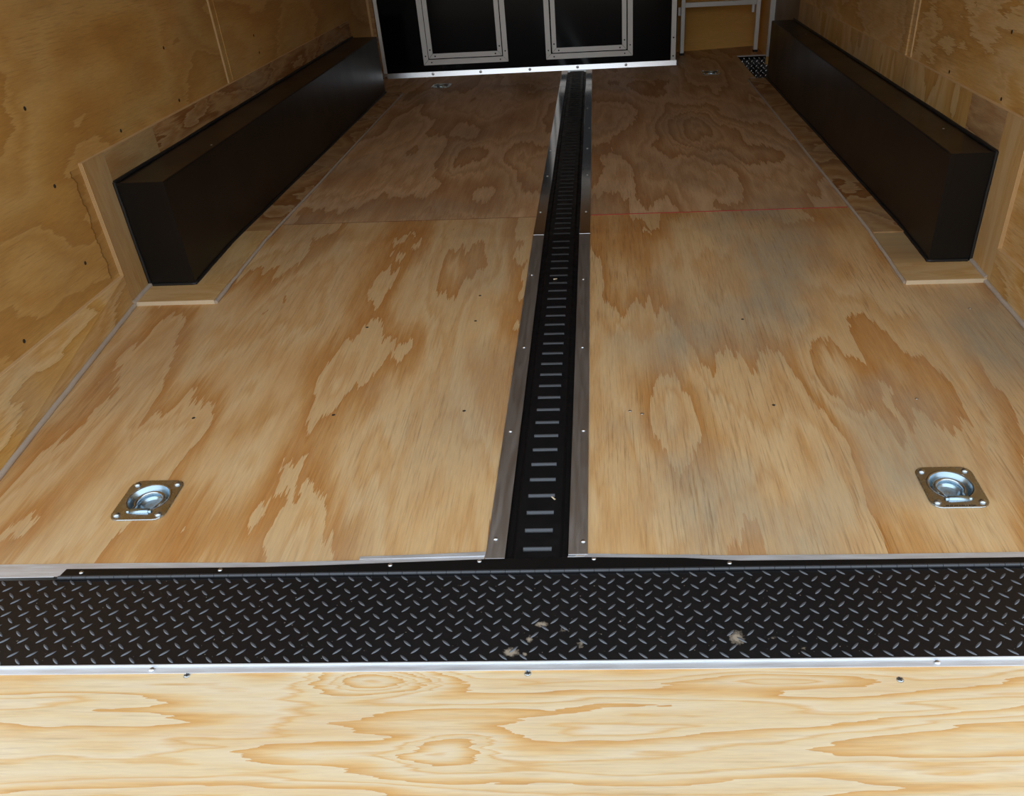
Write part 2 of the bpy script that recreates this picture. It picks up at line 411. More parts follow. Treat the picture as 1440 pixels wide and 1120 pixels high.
f1 = sheet('floor', XL - 0.02, -0.072, YR, SEAM - 0.0015, M_floor_l, [hole(RING[0])])
f2 = sheet('floor', 0.072, XR + 0.02, YR, SEAM - 0.0015, M_floor_r, [hole(RING[1])])
f3 = sheet('floor', XL - 0.02, -0.072, SEAM + 0.0015, 2.99, M_floor_fl, [hole(RING[2])])
f4 = sheet('floor', 0.072, 1.040, SEAM + 0.0015, 3.70, M_floor_fr, [hole(RING[3])])
f5 = sheet('floor', 1.040, XR + 0.05, SEAM + 0.0015, 2.441, M_floor_fr)
f6 = sheet('floor', 1.040, XR + 0.05, 3.225, 3.70, M_floor_fr)
for (par, pts) in ((f1, [(-.518, -.583), (-.837, -1.003), (-.503, -1.003), (-.196, -.998), (-.220, -.563), (-.225, -.41)]),
                   (f2, [(.507, -.593), (.518, -1.002), (.189, -1.013), (.216, -1.025), (.844, -.989), (1.118, -.567)])):
    for (x, y) in pts:
        MB().dome((x, y, fz(y) + 0.0002), 0.0042, 0.0012, 8, 2).build('screw', M_dkscrew if (x, y) not in ((1.118, -.567), (.844, -.989), (.189, -1.013), (.216, -1.025)) else M_screw, par)
# red paint line along the sheet seam
m = MB(); m.box(0.096, 0.985, SEAM - 0.0026, SEAM + 0.0026, -0.006, 0.0008); struct(m.build('trim_1', M_red))
m = MB(); m.box(-1.00, -0.096, SEAM - 0.0015, SEAM + 0.0015, -0.006, 0.0002); struct(m.build('trim_2', plain('faded red brown line', (0.20, 0.055, 0.03, 1), 0.8)))

# ------------------------------------------------------------------ walls, ceiling, ground
m = MB(); m.box(XL - 0.04, XL, -1.51, 0.66, -0.12, H)
wl1 = struct(m.build('wall_left', M_wall_l))
m = MB(); m.box(XL - 0.04, XL + 0.005, 0.667, 3.66, -0.05, H)
wl2 = struct(m.build('wall_left', M_wall_lf)); 
m = MB(); m.box(XL - 0.045, XL + 0.0045, 0.6625, 0.6665, 0.35, H); m.build('panel_edge', M_plyedge, wl2)
m = MB(); m.box(XL, XL + 0.007, 0.700, 0.748, 0.398, H); m.build('seam_batten', M_wall_lf, wl2)
m = MB(); m.box(XR, XR + 0.04, -1.51, 0.536, -0.12, H)
wr1 = struct(m.build('wall_right', M_wall_r))
m = MB(); m.box(XR - 0.004, XR + 0.04, 0.541, 2.330, -0.05, H)
wr2 = struct(m.build('wall_right', M_wall_rf))
m = MB(); m.box(XR - 0.0045, XR + 0.04, 0.5365, 0.5405, 0.41, H); m.build('panel_edge', M_plyedge, wr2)
m = MB(); m.box(XR - 0.010, XR - 0.0042, 0.575, 0.640, 0.415, H); m.build('seam_batten', M_wall_rf, wr2)
m = MB(); m.box(XR - 0.0045, XR + 0.04, 2.3302, 2.338, 0.30, H); m.build('panel_edge', M_plyedge, wr2)
m = MB(); m.box(XR, XR + 0.04, 3.215, 3.70, -0.05, H)
wr3 = struct(m.build('wall_right', M_nook))
for (par, sd, pts) in ((wl1, 1, [(.244, .578), (-.158, .417), (-.542, .372), (-.542, .165), (-.538, .559), (.245, .419), (-.873, .1)]), (wl2, 1, [(1.012, .51), (1.03, .444)]),
                       (wr1, -1, [(.178, .429), (-.214, .428), (-.182, .589)])):
    for (y, z) in pts:
        x = (XL + (0.0052 if par is wl2 else 0.0)) if sd > 0 else XR
        MB().dome((x, y, z), 0.0055, 0.0015, 8, 2, axis='X', sgn=sd).build('screw', M_dkscrew, par)
m = MB(); m.box(XL - 0.05, XR + 0.05, -1.52, 3.75, H, H + 0.05); struct(m.build('ceiling', M_ceil))
# front wall of the nook (slightly out of square like the cabinet)
m = MB()
m.hexa([(0.55, 3.490, -0.05), (XR + 0.04, 3.649, -0.05), (XR + 0.04, 3.71, -0.05), (0.55, 3.55, -0.05)],
       [(0.55, 3.490, H), (XR + 0.04, 3.649, H), (XR + 0.04, 3.71, H), (0.55, 3.55, H)])
wf = struct(m.build('wall_front', M_nook))
m = MB()
m.hexa([(0.645, 3.503, 0.0), (XR, 3.640, 0.0), (XR, 3.648, 0.0), (0.645, 3.515, 0.0)],
       [(0.645, 3.503, 0.070), (XR, 3.640, 0.070), (XR, 3.648, 0.070), (0.645, 3.515, 0.070)])
m.build('kick_board', M_nook, wf)
MB().dome((1.053, 3.606, 0.085), 0.012, 0.003, 10, 2, axis='Y', sgn=-1).build('bolt', M_hole, wf)
m = MB(); m.box(XL - 0.05, XR + 0.05, 3.71, 3.75, -0.1, H); struct(m.build('wall_front', M_black_gloss))
m = MB(); m.box(-14, 14, -16, 14, -0.30, -0.27); struct(m.build('ground', M_ground))

# strips of plywood framing the wheel boxes, lower boards
def rect_strip(name, x0, x1, y0, y1, z0, z1, mat, edge=None):
    m = MB(); m.box(min(x0, x1), max(x0, x1), y0, y1, z0, z1); o = struct(m.build(name, mat, bevel=0.001)); return o
k = 3
def trim(mb, mat, bevel=0.0):
    global k
    o = struct(mb.build('trim_%d' % k, mat, bevel=bevel)); k += 1; return o
PT = 0.011
# left: rail above the box in two boards, upright at the near end
m = MB(); m.box(XL, XL + PT, -0.302, 0.0, 0.300, 0.392); trim(m, M_strip_gr)
m = MB(); m.box(XL, XL + PT, 0.002, 2.43, 0.298, 0.392); trim(m, M_strip)
m = MB(); m.box(XL, XL + PT, -0.414, -0.303, -0.030, 0.393); o = trim(m, wood('tan plywood strip', 'Z', 'Y', [(p_, tuple(v * 0.8 for v in c_[:3]) + (1,)) for p_, c_ in LT_T], seed=34.0, freq=4.0, sc=9.0, sg=1.0, streak=0.08))
m = MB()
for q in (0.0, 0.0042, 0.0084): m.box(XL + 0.0004 + q, XL + 0.0004 + q + 0.0026, -0.4152, -0.4141, 0.075, 0.393)
m.build('ply_edge', M_plyedge, o)
m = MB(); m.box(XL, XL + PT, -0.414, 2.43, 0.3925, 0.3940); trim(m, M_plyedge)
# left lower board, leaning in towards the rear
m = MB()
bx = lambda y: XL + PT + (y + 0.416) * -0.0865
ys = (-1.51, -0.416)
bot = [(XL - 0.01, ys[0], -0.10), (bx(ys[0]), ys[0], -0.10), (bx(ys[1]), ys[1], -0.05), (XL - 0.01, ys[1], -0.05)]
top = [(XL - 0.01, ys[0], 0.0755), (XL + PT, ys[0], 0.0755), (XL + PT, ys[1], 0.0735), (XL - 0.01, ys[1], 0.0735)]
m.hexa(bot, top); ob = trim(m, M_low)
m = MB(); m.hexa([(XL - .001, ys[0], .0756), (XL + PT, ys[0], .0756), (XL + PT, ys[1], .0736), (XL - .001, ys[1], .0736)],
                 [(XL - .001, ys[0], .0775), (XL + PT - .001, ys[0], .0775), (XL + PT - .001, ys[1], .0755), (XL - .001, ys[1], .0755)])
m.build('ply_edge', M_plyedge, ob)
# right
m = MB(); m.box(XR - PT, XR, -0.292, -0.052, 0.300, 0.412); trim(m, M_strip)
m = MB(); m.box(XR - PT, XR, -0.050, 2.335, 0.298, 0.412); trim(m, wood('mottled plywood strip', 'Z', 'Y', WR_T, seed=71.0, freq=5.0, sc=3.2, sg=1.0, jag=0.03))
m = MB(); m.box(XR - PT, XR, -0.430, -0.293, -0.030, 0.412); o = trim(m, M_strip_lt)
m = MB()
for q in (0.0, 0.0042, 0.0084): m.box(XR - 0.0004 - q - 0.0026, XR - 0.0004 - q, -0.4312, -0.4301, 0.085, 0.412)
m.build('ply_edge', M_plyedge, o)
m = MB(); m.box(XR - PT, XR, -0.430, 2.335, 0.4125, 0.4142); trim(m, M_plyedge)
m = MB(); m.box(XR - PT, XR + 0.001, -1.51, -0.432, -0.11, 0.083); ob = trim(m, M_low)
m = MB(); m.box(XR - PT, XR + 0.001, -1.51, -0.432, 0.0832, 0.0845); m.build('ply_edge', M_plyedge, ob)

# floor-level strips beside the boxes with a white sill board at the near end
ST = 0.012
m = MB(); m.box(-1.107, -1.010, 0.115, 2.43, 0, ST); trim(m, M_strip_fl)
m = MB(); m.ribbon([(-1.010, -0.304), (-1.010, Y0), (-1.010, 0.112)], [(-1.120, -0.304), (-1.120, Y0), (-1.120, 0.112)], 0, ST); trim(m, wood('brown floor strip', 'Y', 'X', LT_T, seed=52, freq=5, sc=7, sg=1.2))
m = MB(); m.box(-1.250, -1.010, -0.414, -0.305, 0, ST, zf=fz); o = trim(m, M_strip_ltx)
m = MB(); m.box(-1.250, -1.010, -0.4162, -0.4141, 0.0, ST, zf=fz); m.build('ply_edge', M_whitewood, o)
m = MB(); m.box(0.994, 1.094, -0.075, 2.441, 0, ST); trim(m, M_strip_fl)
m = MB(); m.ribbon([(0.994, -0.2945), (0.994, -0.077)], [(1.110, -0.2945), (1.110, -0.077)], 0, ST); trim(m, M_strip_gr)
m = MB(); m.box(0.994, 1.218, -0.414, -0.2955, 0, ST, zf=fz); o = trim(m, M_strip_ltx)
m = MB(); m.box(0.994, 1.218, -0.4162, -0.4141, 0.0, ST, zf=fz); m.build('ply_edge', M_whitewood, o)
# caulk beads
def wob(pts, n, a=0.0008):
    out = []
    for i in range(len(pts) - 1):
        p, q = Vector(pts[i]), Vector(pts[i + 1])
        for j in range(n): out.append(p.lerp(q, j / n) + Vector((random.uniform(-a, a), 0, random.uniform(-a, a))))
    out.append(Vector(pts[-1])); return out
def bead(pts, r, n=14, mat=None): trim(MB().tube(wob(pts, n), r, 8), mat or M_caulk)
bead([(-1.006, 2.42, .004), (-1.006, Y0, .004), (-1.006, -0.305, fz(-.305) + .004)], [0.0045] * 29)
bead([(-1.006, -0.306, fz(-.306) + .004), (-1.006, -0.414, fz(-.414) + .004)], 0.0062, 5)
bead([(-1.247, -0.308, fz(-.308) + .014), (-1.247, -0.420, fz(-.42) + .012)], 0.0072, 5)
bead([(-1.2475, -0.422, fz(-.422) + .004), (bx(-1.48) + 0.002, -1.48, fz(-1.48) + .004)], 0.0068, 26)
bead([(0.992, 2.43, .004), (0.992, Y0, .004), (0.992, -0.410, fz(-.41) + .004)], 0.0052)
bead([(1.216, -0.300, fz(-.30) + .014), (1.217, -0.412, fz(-.412) + .013)], 0.0070, 5)
bead([(1.2155, -0.418, fz(-.418) + .004), (1.2155, -1.48, fz(-1.48) + .004)], 0.0068, 26)

# ------------------------------------------------------------------ wheel boxes
def wheel_box(xi, xo, y0, y1, label):
    """xi inner (towards the aisle) x, xo at the wall"""
    s = 1 if xi > 0 else -1
    t = thing('wheel_box', label, 'wheel box', ((xi + xo) / 2, (y0 + y1) / 2, 0), 'black boxes over the wheels')
    hb = 0.307
    a, b_ = min(xi, xo), max(xi, xo)
    m = MB()
    m.hexa([(a, y0, fz(y0)), (b_, y0, fz(y0)), (b_, y1, 0), (a, y1, 0)], [(a, y0, hb), (b_, y0, hb), (b_, y1, hb), (a, y1, hb)])
    m.build('box_shell', M_black_box, t, bevel=0.004)
    m = MB(); m.box(min(xi, xo) - 0.0006, max(xi, xo) + 0.0006, y0 - 0.0012, y0 + 0.016, hb - 0.006, hb + 0.0012)
    m.box(min(xi - s * 0.0012, xi + s * 0.014), max(xi - s * 0.0012, xi + s * 0.014), y0 - 0.0014, y0 + 0.0010, fz(y0) + 0.004, hb)
    m.build('corner_flange', M_black_box, t, bevel=0.0005)
    e = XL + PT if s < 0 else XR - PT
    m = MB()
    m.tube(wob([(e - s * 0.003, y0, hb + .002), (e - s * 0.003, y1, hb + .002)], 20), 0.006, 8)
    m.tube(wob([(e - s * 0.003, y0 - .001, fz(y0) + .015), (e - s * 0.003, y0 - .001, hb + .004)], 8), 0.0055, 8)
    m.build('sealant_bead', M_black_bead, t)
    m = MB()
    m.tube(wob([(xi - s * 0.001, y1, .014), (xi - s * .001, Y0, .014), (xi - s * 0.001, y0, fz(y0) + .014), (xo - s * .012, y0 - .001, fz(y0) + .014)], 16), 0.0055, 8)
    m.build('sealant_bead', M_black_bead, t)
    for y in ((0.10,) if s < 0 else (-0.02, 1.9)):
        MB().dome((xi + s * 0.02 if s < 0 else xo - 0.05, y, hb), 0.004, 0.0012, 8, 2).build('rivet', M_screw, t)
    return t
wheel_box(-1.1077, XL + PT, -0.305, 2.43, 'long black metal box along the left plywood wall')
wheel_box(1.0934, XR - PT, -0.2946, 2.4275, 'long black metal box along the right plywood wall beside the step well')

# ------------------------------------------------------------------ tie-down track
def track(y0, y1, label, phase):
    t = thing('tie_down_track', label, 'tie-down track', (0, (y0 + y1) / 2, fz((y0 + y1) / 2) - 0.016), 'slotted tie-down track down the middle')
    m = MB()
    P, HW, SH = 0.0508, 0.0270, 0.0135      # pitch, half length of slot, slot height
    zt, zs = -0.002, -0.0075                # centre land, side gutters
    pts = []
    y = phase
    while y < y1 - 0.014:
        if y - SH > y0 + 0.008: pts.append(y)
        y += P
    def quad(x0, x1, ya, yb, z): m.add([(x0, ya, fz(ya) + z), (x1, ya, fz(ya) + z), (x1, yb, fz(yb) + z), (x0, yb, fz(yb) + z)], [(0, 1, 2, 3)])
    for s in (-1, 1):
        a, b_ = (0.047 * s, 0.074 * s)
        quad(min(a, b_), max(a, b_), y0, y1, zs)
        a2, b2 = 0.041 * s, 0.047 * s       # sloping shoulder
        q = [(a2, y0, fz(y0) + zt), (b2, y0, fz(y0) + zs), (b2, y1, fz(y1) + zs), (a2, y1, fz(y1) + zt)]
        m.add(q, [(0, 1, 2, 3) if s > 0 else (3, 2, 1, 0)])
        quad(min(0.041 * s, HW * s), max(0.041 * s, HW * s), y0, y1, zt)
    cur = y0
    for y in pts:                            # y = far edge of slot
        quad(-HW, HW, cur, y - SH, zt)
        # rolled far lip: curved face turning down into the slot
        prof = [(0.0, 0.0), (0.0018, -0.0004), (0.0042, -0.0020), (0.0064, -0.0046), (0.0076, -0.0080), (0.0078, -0.013)]
        for i in range(len(prof) - 1):
            (d0, h0), (d1, h1) = prof[i], prof[i + 1]
            w0 = HW - 0.002 * (i == 0) * 0
            m.add([(-HW, y - d1, fz(y) + zt + h1), (HW, y - d1, fz(y) + zt + h1), (HW, y - d0, fz(y) + zt + h0), (-HW, y - d0, fz(y) + zt + h0)], [(0, 1, 2, 3)], 1 if i < 4 else 2, i < 4)
        z = fz(y) + zt
        b_ = -0.013
        m.add([(-HW, y - SH, z + b_), (HW, y - SH, z + b_), (HW, y, z + b_), (-HW, y, z + b_)], [(0, 1, 2, 3)], 2)
        m.add([(-HW, y - SH, z), (HW, y - SH, z), (HW, y - SH, z + b_), (-HW, y - SH, z + b_)], [(0, 1, 2, 3)], 2)
        for s in (-1, 1):
            m.add([(s * HW, y - SH, z), (s * HW, y, z), (s * HW, y, z + b_), (s * HW, y - SH, z + b_)], [(0, 1, 2, 3)], 2)
        # rounded raised rim on the near edge
        m.tube([(-HW + .001, y - SH, z + .0004), (HW - .001, y - SH, z + .0004)], 0.0010, 6)
        cur = y
    quad(-HW, HW, cur, y1, zt)
    m.box(-0.0719, 0.0719, y0, y1, -0.019, -0.016, zf=fz)
    m.build('slotted_rail', [M_track, M_lip, M_hole], t)
track(-1.482, Y0 - 0.0006, 'black slotted tie-down track on the sloping rear floor', -1.4507 + 0.002)
track(Y0 + 0.0006, 2.955, 'black slotted tie-down track on the level floor up to the black cabinet', 0.0426)

def cover_strip(s, y0, y1, label, screws, mat=None):
    t = thing('cover_strip', label, 'metal strip', (s * 0.077, (y0 + y1) / 2, fz((y0 + y1) / 2)), 'aluminium strips edging the tie-down track')
    m = MB(); m.box(min(s * .0585, s * .095), max(s * .0585, s * .095), y0, y1, 0.0004, 0.0034, zf=fz)
    m.build('strip', mat or M_alu_strip, t, bevel=0.0008)
    for (x, y) in screws:
        MB().dome((x, y, fz(y) + 0.0032), 0.0050, 0.0028, 10, 3).build('screw', M_screw, t)
cover_strip(-1, -1.4835, Y0 - 0.001, 'aluminium strip along the left side of the track on the sloping rear floor', [(-.080, -1.431), (-.080, -1.086), (-.075, -.718), (-.081, -.288)])
cover_strip(1, -1.476, Y0 - 0.001, 'aluminium strip along the right side of the track on the sloping rear floor', [(.086, -1.441), (.083, -1.089), (.077, -.725), (.075, -.327)])
cover_strip(-1, Y0 + 0.001, 2.960, 'aluminium strip along the left side of the track on the level front floor', [(-.083, .243), (-.079, .68), (-.083, 1.064), (-.079, 1.86), (-.08, 2.45)], M_alu_pol)
cover_strip(1, Y0 + 0.001, 2.965, 'aluminium strip along the right side of the track on the level front floor', [(.079, .234), (.081, .681), (.078, 1.077), (.084, 1.447), (.073, 1.872), (.08, 2.48)], M_alu_pol)

# ------------------------------------------------------------------ recessed D-rings
def ring_mesh(lx, label):
    t = thing('recessed_tie_down_ring', label, 'tie-down ring', (0, 0, 0), 'recessed tie-down rings in the floor')
    # plate with a round opening
    hw, hl, cr, th = 0.0565, 0.0625, 0.021, 0.0030
    N = 64; R0 = 0.0420; cy = 0.005
    def outline(a, grow=0.0):
        dx, dy = math.cos(a), math.sin(a)
        best = None
        lo, hi = 0.0, 0.2
        for _ in range(40):
            mid = (lo + hi) / 2; x, y = abs(dx * mid), abs(dy * mid + cy)
            qx, qy = max(x - (hw + grow - cr), 0), max(y - (hl + grow - cr), 0)
            ins = (math.hypot(qx, qy) <= cr) if (x > hw + grow - cr and y > hl + grow - cr) else (x <= hw + grow and y <= hl + grow)
            if ins: lo = mid
            else: hi = mid
        return (dx * lo, dy * lo + cy)
    m = MB(); rows = []
    for (kind, val, z) in (('o', 0.0, 0.0002), ('o', 0.0, th - 0.0008), ('o', -0.0010, th), ('c', R0 + 0.004, th), ('c', R0 + .0015, th + 0.0006), ('c', R0 - 0.001, th - 0.0004)):
        row = []
        for i in range(N):
            a = 2 * PI * i / N
            if kind == 'o': x, y = outline(a, val)
            else: x, y = val * math.cos(a), cy + val * math.sin(a)
            row.append((x, y, z))
        rows.append(row)
    vs = [p for r in rows for p in r]; fs = []
    for i in range(len(rows) - 1):
        for q in range(N):
            q2 = (q + 1) % N; fs.append((i * N + q, i * N + q2, (i + 1) * N + q2, (i + 1) * N + q))
    m.add(vs, fs, 0, False)
    m.build('mounting_plate', M_zinc, t)
    m = MB(); m.lathe([(R0 - 0.0005, th - 0.0002), (R0 - 0.0035, -0.0030), (R0 - 0.0065, -0.0085), (R0 - 0.0090, -0.0108), (0.0225, -0.0112), (0.0205, -0.0125), (0.0180, -0.0165), (0.0150, -0.0175), (0.0, -0.0175)][::-1], (0, cy, 0), 48)
    m.build('recess_cup', M_zinc_sky, t)
    # D ring lying in the cup
    pts = []
    for i in range(0, 29):
        a = math.radians(-38 + i * (256 / 28)); pts.append((0.0280 * math.cos(a), cy - 0.001 + 0.0280 * math.sin(a), -0.0058))
    pts = [(0.0200, -0.036, 0.0010), (0.0215, -0.026, -0.0025)] + pts + [(-0.0215, -0.026, -0.0025), (-0.0200, -0.036, 0.0010)]
    MB().tube(pts, 0.0042, 10).build('ring', M_zinc, t)
    m = MB(); m.tube([(-0.0250, -0.0370, 0.0022), (0.0250, -0.0370, 0.0022)], 0.0048, 10)
    m.tube([(-0.0195, -0.0370, 0.0024), (-0.019, -0.0370, 0.0024), (0.019, -0.0370, 0.0024), (0.0195, -0.0370, 0.0024)], [0.0062, 0.0074, 0.0074, 0.0062], 14, sq=0.9)
    m.build('hinge_bar', M_zinc_sky, t)
    for bx_, by_ in ((-.043, -.047), (.043, -.047), (-.043, .048), (.043, .048)):
        m = MB(); m.dome((bx_, by_, th), 0.0072, 0.0048, 14, 4); m.build('bolt', M_zinc, t)
    return t
def children(o): return [c for c in bpy.data.objects if c.parent == o]
r0 = ring_mesh(0, 'zinc recessed tie-down ring in the rear floor, left of the track')
labels = [None, 'zinc recessed tie-down ring in the rear floor, right of the track', 'small recessed tie-down ring near the black cabinet, left of the track',
          'small recessed tie-down ring right of the track, in front of the aluminium bench frame']
kids = children(r0)
for i, (x, y) in enumerate(RING):
    if i == 0: t = r0
    else:
        t = r0.copy(); COL.objects.link(t)
        for c in kids:
            d = c.copy(); COL.objects.link(d); d.parent = t
        t['label'] = labels[i]
    t.location = (x, y, fz(y)); t.rotation_euler = (math.atan(SL) if y < Y0 else 0, 0, 0)
    if i == 1:                               # tiny stamped lettering along the near edge of the right plate
        BASE[t.name] = Vector((0, 0, 0))
        m = MB(); xx = -0.030
        while xx < 0.026:
            w = random.choice((0.0012, 0.0018, 0.0022)); m.box(xx, xx + w, -0.0585, -0.0555, 0.0028, 0.0033)
            if random.random() < .6: m.box(xx, xx + w + .0008, -0.0561, -0.0555, 0.0028, 0.0033)
            xx += w + random.choice((0.0010, 0.0012, 0.003))
        m.build('stamped_lettering', M_dkscrew, t)

# ------------------------------------------------------------------ threshold strips at the rear of the floor
def threshold(near, far, z0, z1, label):
    t = MB().ribbon(near, far, z0, z1).build('threshold_strip', M_alu, bevel=0.0006)
    tag(t, label, 'metal strip', 'aluminium strips at the rear edge of the floor')
threshold([(-1.23, -1.513), (-.88, -1.513), (-.64, -1.505), (-.38, -1.498), (-.25, -1.4930), (-.0965, -1.4860)],
          [(-1.23, -1.478), (-.88, -1.479), (-.70, -1.480), (-.50, -1.4835), (-.30, -1.4800), (-.0965, -1.4740)], 0.0006, 0.0022, 'long aluminium strip along the rear floor edge left of the track')
threshold([(-.330, -1.4805), (-.2, -1.4780), (-.0955, -1.4760)], [(-.330, -1.4725), (-.2, -1.4690), (-.0955, -1.4645)], 0.0023, 0.0034, 'short aluminium strip overlapping the long one, touching the track left side')
threshold([(.088, -1.4830), (.27, -1.4885), (.37, -1.4975), (.60, -1.4990), (.87, -1.4990), (1.20, -1.500)],
          [(.088, -1.4725), (.27, -1.480), (.37, -1.4830), (.60, -1.4850), (.87, -1.4850), (1.20, -1.486)], 0.0014, 0.0028, 'long aluminium strip along the rear floor edge right of the track')
threshold([(.0575, -1.4835), (.1, -1.4832), (.30, -1.4830)], [(.0575, -1.4770), (.1, -1.4770), (.30, -1.4775)], 0.0002, 0.0012, 'short aluminium strip under the long one, crossing the track right side')

# ------------------------------------------------------------------ hinged transition flap
flap = thing('transition_flap', 'black diamond plate flap hinged across the rear edge of the floor', 'transition flap', (0, -1.62, fz(-1.62) - 0.004))
def bar_mesh(m, cx_, cy_, ang, L, Wd, hgt, mapf, mi=1):
    """one raised lens-shaped tread bar"""
    ca, sa = math.cos(ang), math.sin(ang)
    rows = [(-1.0, 0.0), (-0.72, 0.55), (-0.3, 0.95), (0.3, 0.95), (0.72, 0.55), (1.0, 0.0)]
    ring, topr = [], []
    vs = []
    for (u, w) in rows:
        for sd in (1, -1):
            a, b_ = u * L / 2, sd * w * Wd / 2
            vs.append(mapf(cx_ + a * ca - b_ * sa, cy_ + a * sa + b_ * ca, 0.0))
    for (u, w) in rows:
        a = u * L / 2 * 0.9; vs.append(mapf(cx_ + a * ca, cy_ + a * sa, hgt * min(1, w * 1.3)))
    fs = []
    for i in range(5):
        p = 2 * i; t = 12 + i
        fs += [(p, t, t + 1, p + 2), (p + 1, p + 3, t + 1, t)]
    m.add(vs, fs, mi, True)
def treads(m, u0, u1, v0, v1, ox, oy, mapf, px=0.0325, py=0.0296, L=0.0205, Wd=0.0046, hgt=0.0020):
    j0 = int(math.floor((v0 - oy) / py)) - 1; j1 = int(math.ceil((v1 - oy) / py)) + 1
    for j in range(j0, j1 + 1):
        for i in range(int((u0 - ox) / px) - 2, int((u1 - ox) / px) + 3):
            for kind in (0, 1):
                x = ox + (i + kind * 0.5) * px; y = oy + (j + kind * 0.5) * py
                if not (u0 + 0.006 < x < u1 - 0.006 and v0 + 0.004 < y < v1 - 0.004): continue
                bar_mesh(m, x, y, math.radians(43 if kind == 0 else -40), L, Wd, hgt, mapf)
m = MB()
FX0, FX1 = -1.22, 1.22
ny = lambda x: -1.7118                  # near edge of the flap
xs = [FX0 + (FX1 - FX0) * i / 24 for i in range(25)]
m.ribbon([(x, ny(x)) for x in xs], [(x, -1.5185) for x in xs], -0.003, 0.0, 0)
treads(m, FX0, FX1, -1.716, -1.520, 0.104, -1.5405, lambda x, y, h: (x, y, fz(y) + h))
m.build('diamond_plate', [M_tread, M_tread_sheen], flap)
HX0, HX1 = -0.885, 1.20
m = MB()
lx = [-.88, -.64, -.52, -.387, -.25, -.091, .086, .27, .37, .6, .87, 1.2]
ly = [-1.495, -1.4965, -1.497, -1.4945, -1.490, -1.4850, -1.4835, -1.4890, -1.4980, -1.4995, -1.4995, -1.5005]
m.ribbon([(x - 0.004 * (i == 0), -1.5130) for i, x in enumerate(lx)], list(zip(lx, ly)), 0.0024, 0.0044)
leaf = m.build('hinge_leaf', M_black_box, flap, bevel=0.0006)
for (x, y) in ((-.846, -1.505), (-.584, -1.5035), (-.268, -1.4975), (-.104, -1.4905), (.106, -1.4888), (.35, -1.504)):
    MB().dome((x, y, fz(y) + 0.0042), 0.0046, 0.0026, 10, 3).build('screw', M_screw, leaf)
m = MB(); x = HX0; n_ = 0
while x < HX1:
    w = 0.0268
    m.tube([(x + .0004, -1.5163, fz(-1.516) + 0.0030), (x + w - .0004, -1.5163, fz(-1.516) + 0.0030)], 0.0036, 10)
    x += w
m.build('hinge_knuckles', M_lip, flap)
m = MB(); m.tube([(HX0 - .008, -1.5163, fz(-1.516) + 0.003), (HX1, -1.5163, fz(-1.516) + 0.003)], 0.0022, 8); m.build('hinge_pin', M_track, flap)

# ------------------------------------------------------------------ ramp door
ramp = thing('ramp_door', 'pale plywood ramp door lying open in front of the black flap', 'ramp', (0, -2.5, fz(-2.5) - 0.03))
m = MB(); m.box(-1.22, 1.22, -3.40, -1.7260, -0.024, -0.0032, zf=fz); m.build('ramp_panel', M_ramp, ramp)
m = MB()
ey = lambda x: -1.7272
m.ribbon([(x, ey(x) - 0.0015) for x in xs], [(x, ny(x) - 0.0006) for x in xs], -0.0031, -0.0012)
m.ribbon([(x, ny(x) - 0.0032) for x in xs], [(x, ny(x) - 0.0006) for x in xs], -0.0012, 0.0016)
et = m.build('edge_trim', M_alu, ramp, bevel=0.0005, label='bright aluminium edge trim')
for (x, y) in ((-.618, -1.7212), (.646, -1.7212)): MB().dome((x, y, fz(y) - .0012), 0.0056, 0.003, 10, 3).build('rivet', M_screw, et)
for (x, y) in ((-.556, -1.731), (0.0, -1.733), (.58, -1.751)):
    m = MB(); m.dome((x, y, fz(y) - .0034), 0.0062, 0.0014, 12, 2)
    for a in (0.4, 0.4 + PI / 2):
        dx, dy = 0.0038 * math.cos(a), 0.0038 * math.sin(a)
        m.tube([(x - dx, y - dy, fz(y) - .0018), (x + dx, y + dy, fz(y) - .0018)], 0.0008, 5, mi=1)
    m.build('screw', [M_zinc, M_dkscrew], ramp)

# ------------------------------------------------------------------ black front cabinet
CA = Vector((-1.203, 2.926, 0)); CANG = math.atan2(3.018 - 2.926, 0.629 + 1.203)
cab = thing('cabinet', 'black front cabinet with two aluminium framed doors', 'cabinet', CA, rot=(0, 0, CANG))
BASE[cab.name] = Vector((0, 0, 0))           # its parts are built in its own frame: x along the front, y into the cabinet
LEN = 1.835
m = MB(); m.box(0.0, LEN - 0.002, 0.004, 0.42, 0.004, 0.80); m.build('cabinet_body', M_black_gloss, cab)
m = MB(); m.hexa([(0, -0.0075, 0), (LEN, -0.0075, 0), (LEN, .006, 0), (0, .006, 0)], [(0, -0.0005, .030), (LEN, -0.0005, .030), (LEN, .006, .030), (0, .006, .030)]); bt = m.build('base_trim', M_alu_base, cab, bevel=0.001)
for x in (0.291, 0.593, 0.905, 1.207, 1.514): MB().dome((x, -0.004, 0.016), 0.009, 0.003, 10, 3, axis='Y', sgn=-1).build('rivet', M_screw, bt)
m = MB(); m.box(-0.018, 0.004, -0.002, 0.02, 0.030, 0.80); m.build('corner_trim', M_alu_cab, cab, bevel=0.001)
m = MB(); m.box(1.797, LEN - 0.007, -0.003, 0.02, 0.030, 0.80); ct = m.build('corner_trim', M_alu_cab, cab, bevel=0.001)
for z in (0.055, 0.16, 0.42, 0.7): MB().dome((1.812, -0.003, z), 0.005, 0.002, 8, 2, axis='Y', sgn=-1).build('rivet', M_dkscrew, ct)
m = MB(); m.box(-0.02, LEN, -0.012, 0.44, 0.80, 0.82); m.build('counter_top', M_alu_cab, cab)
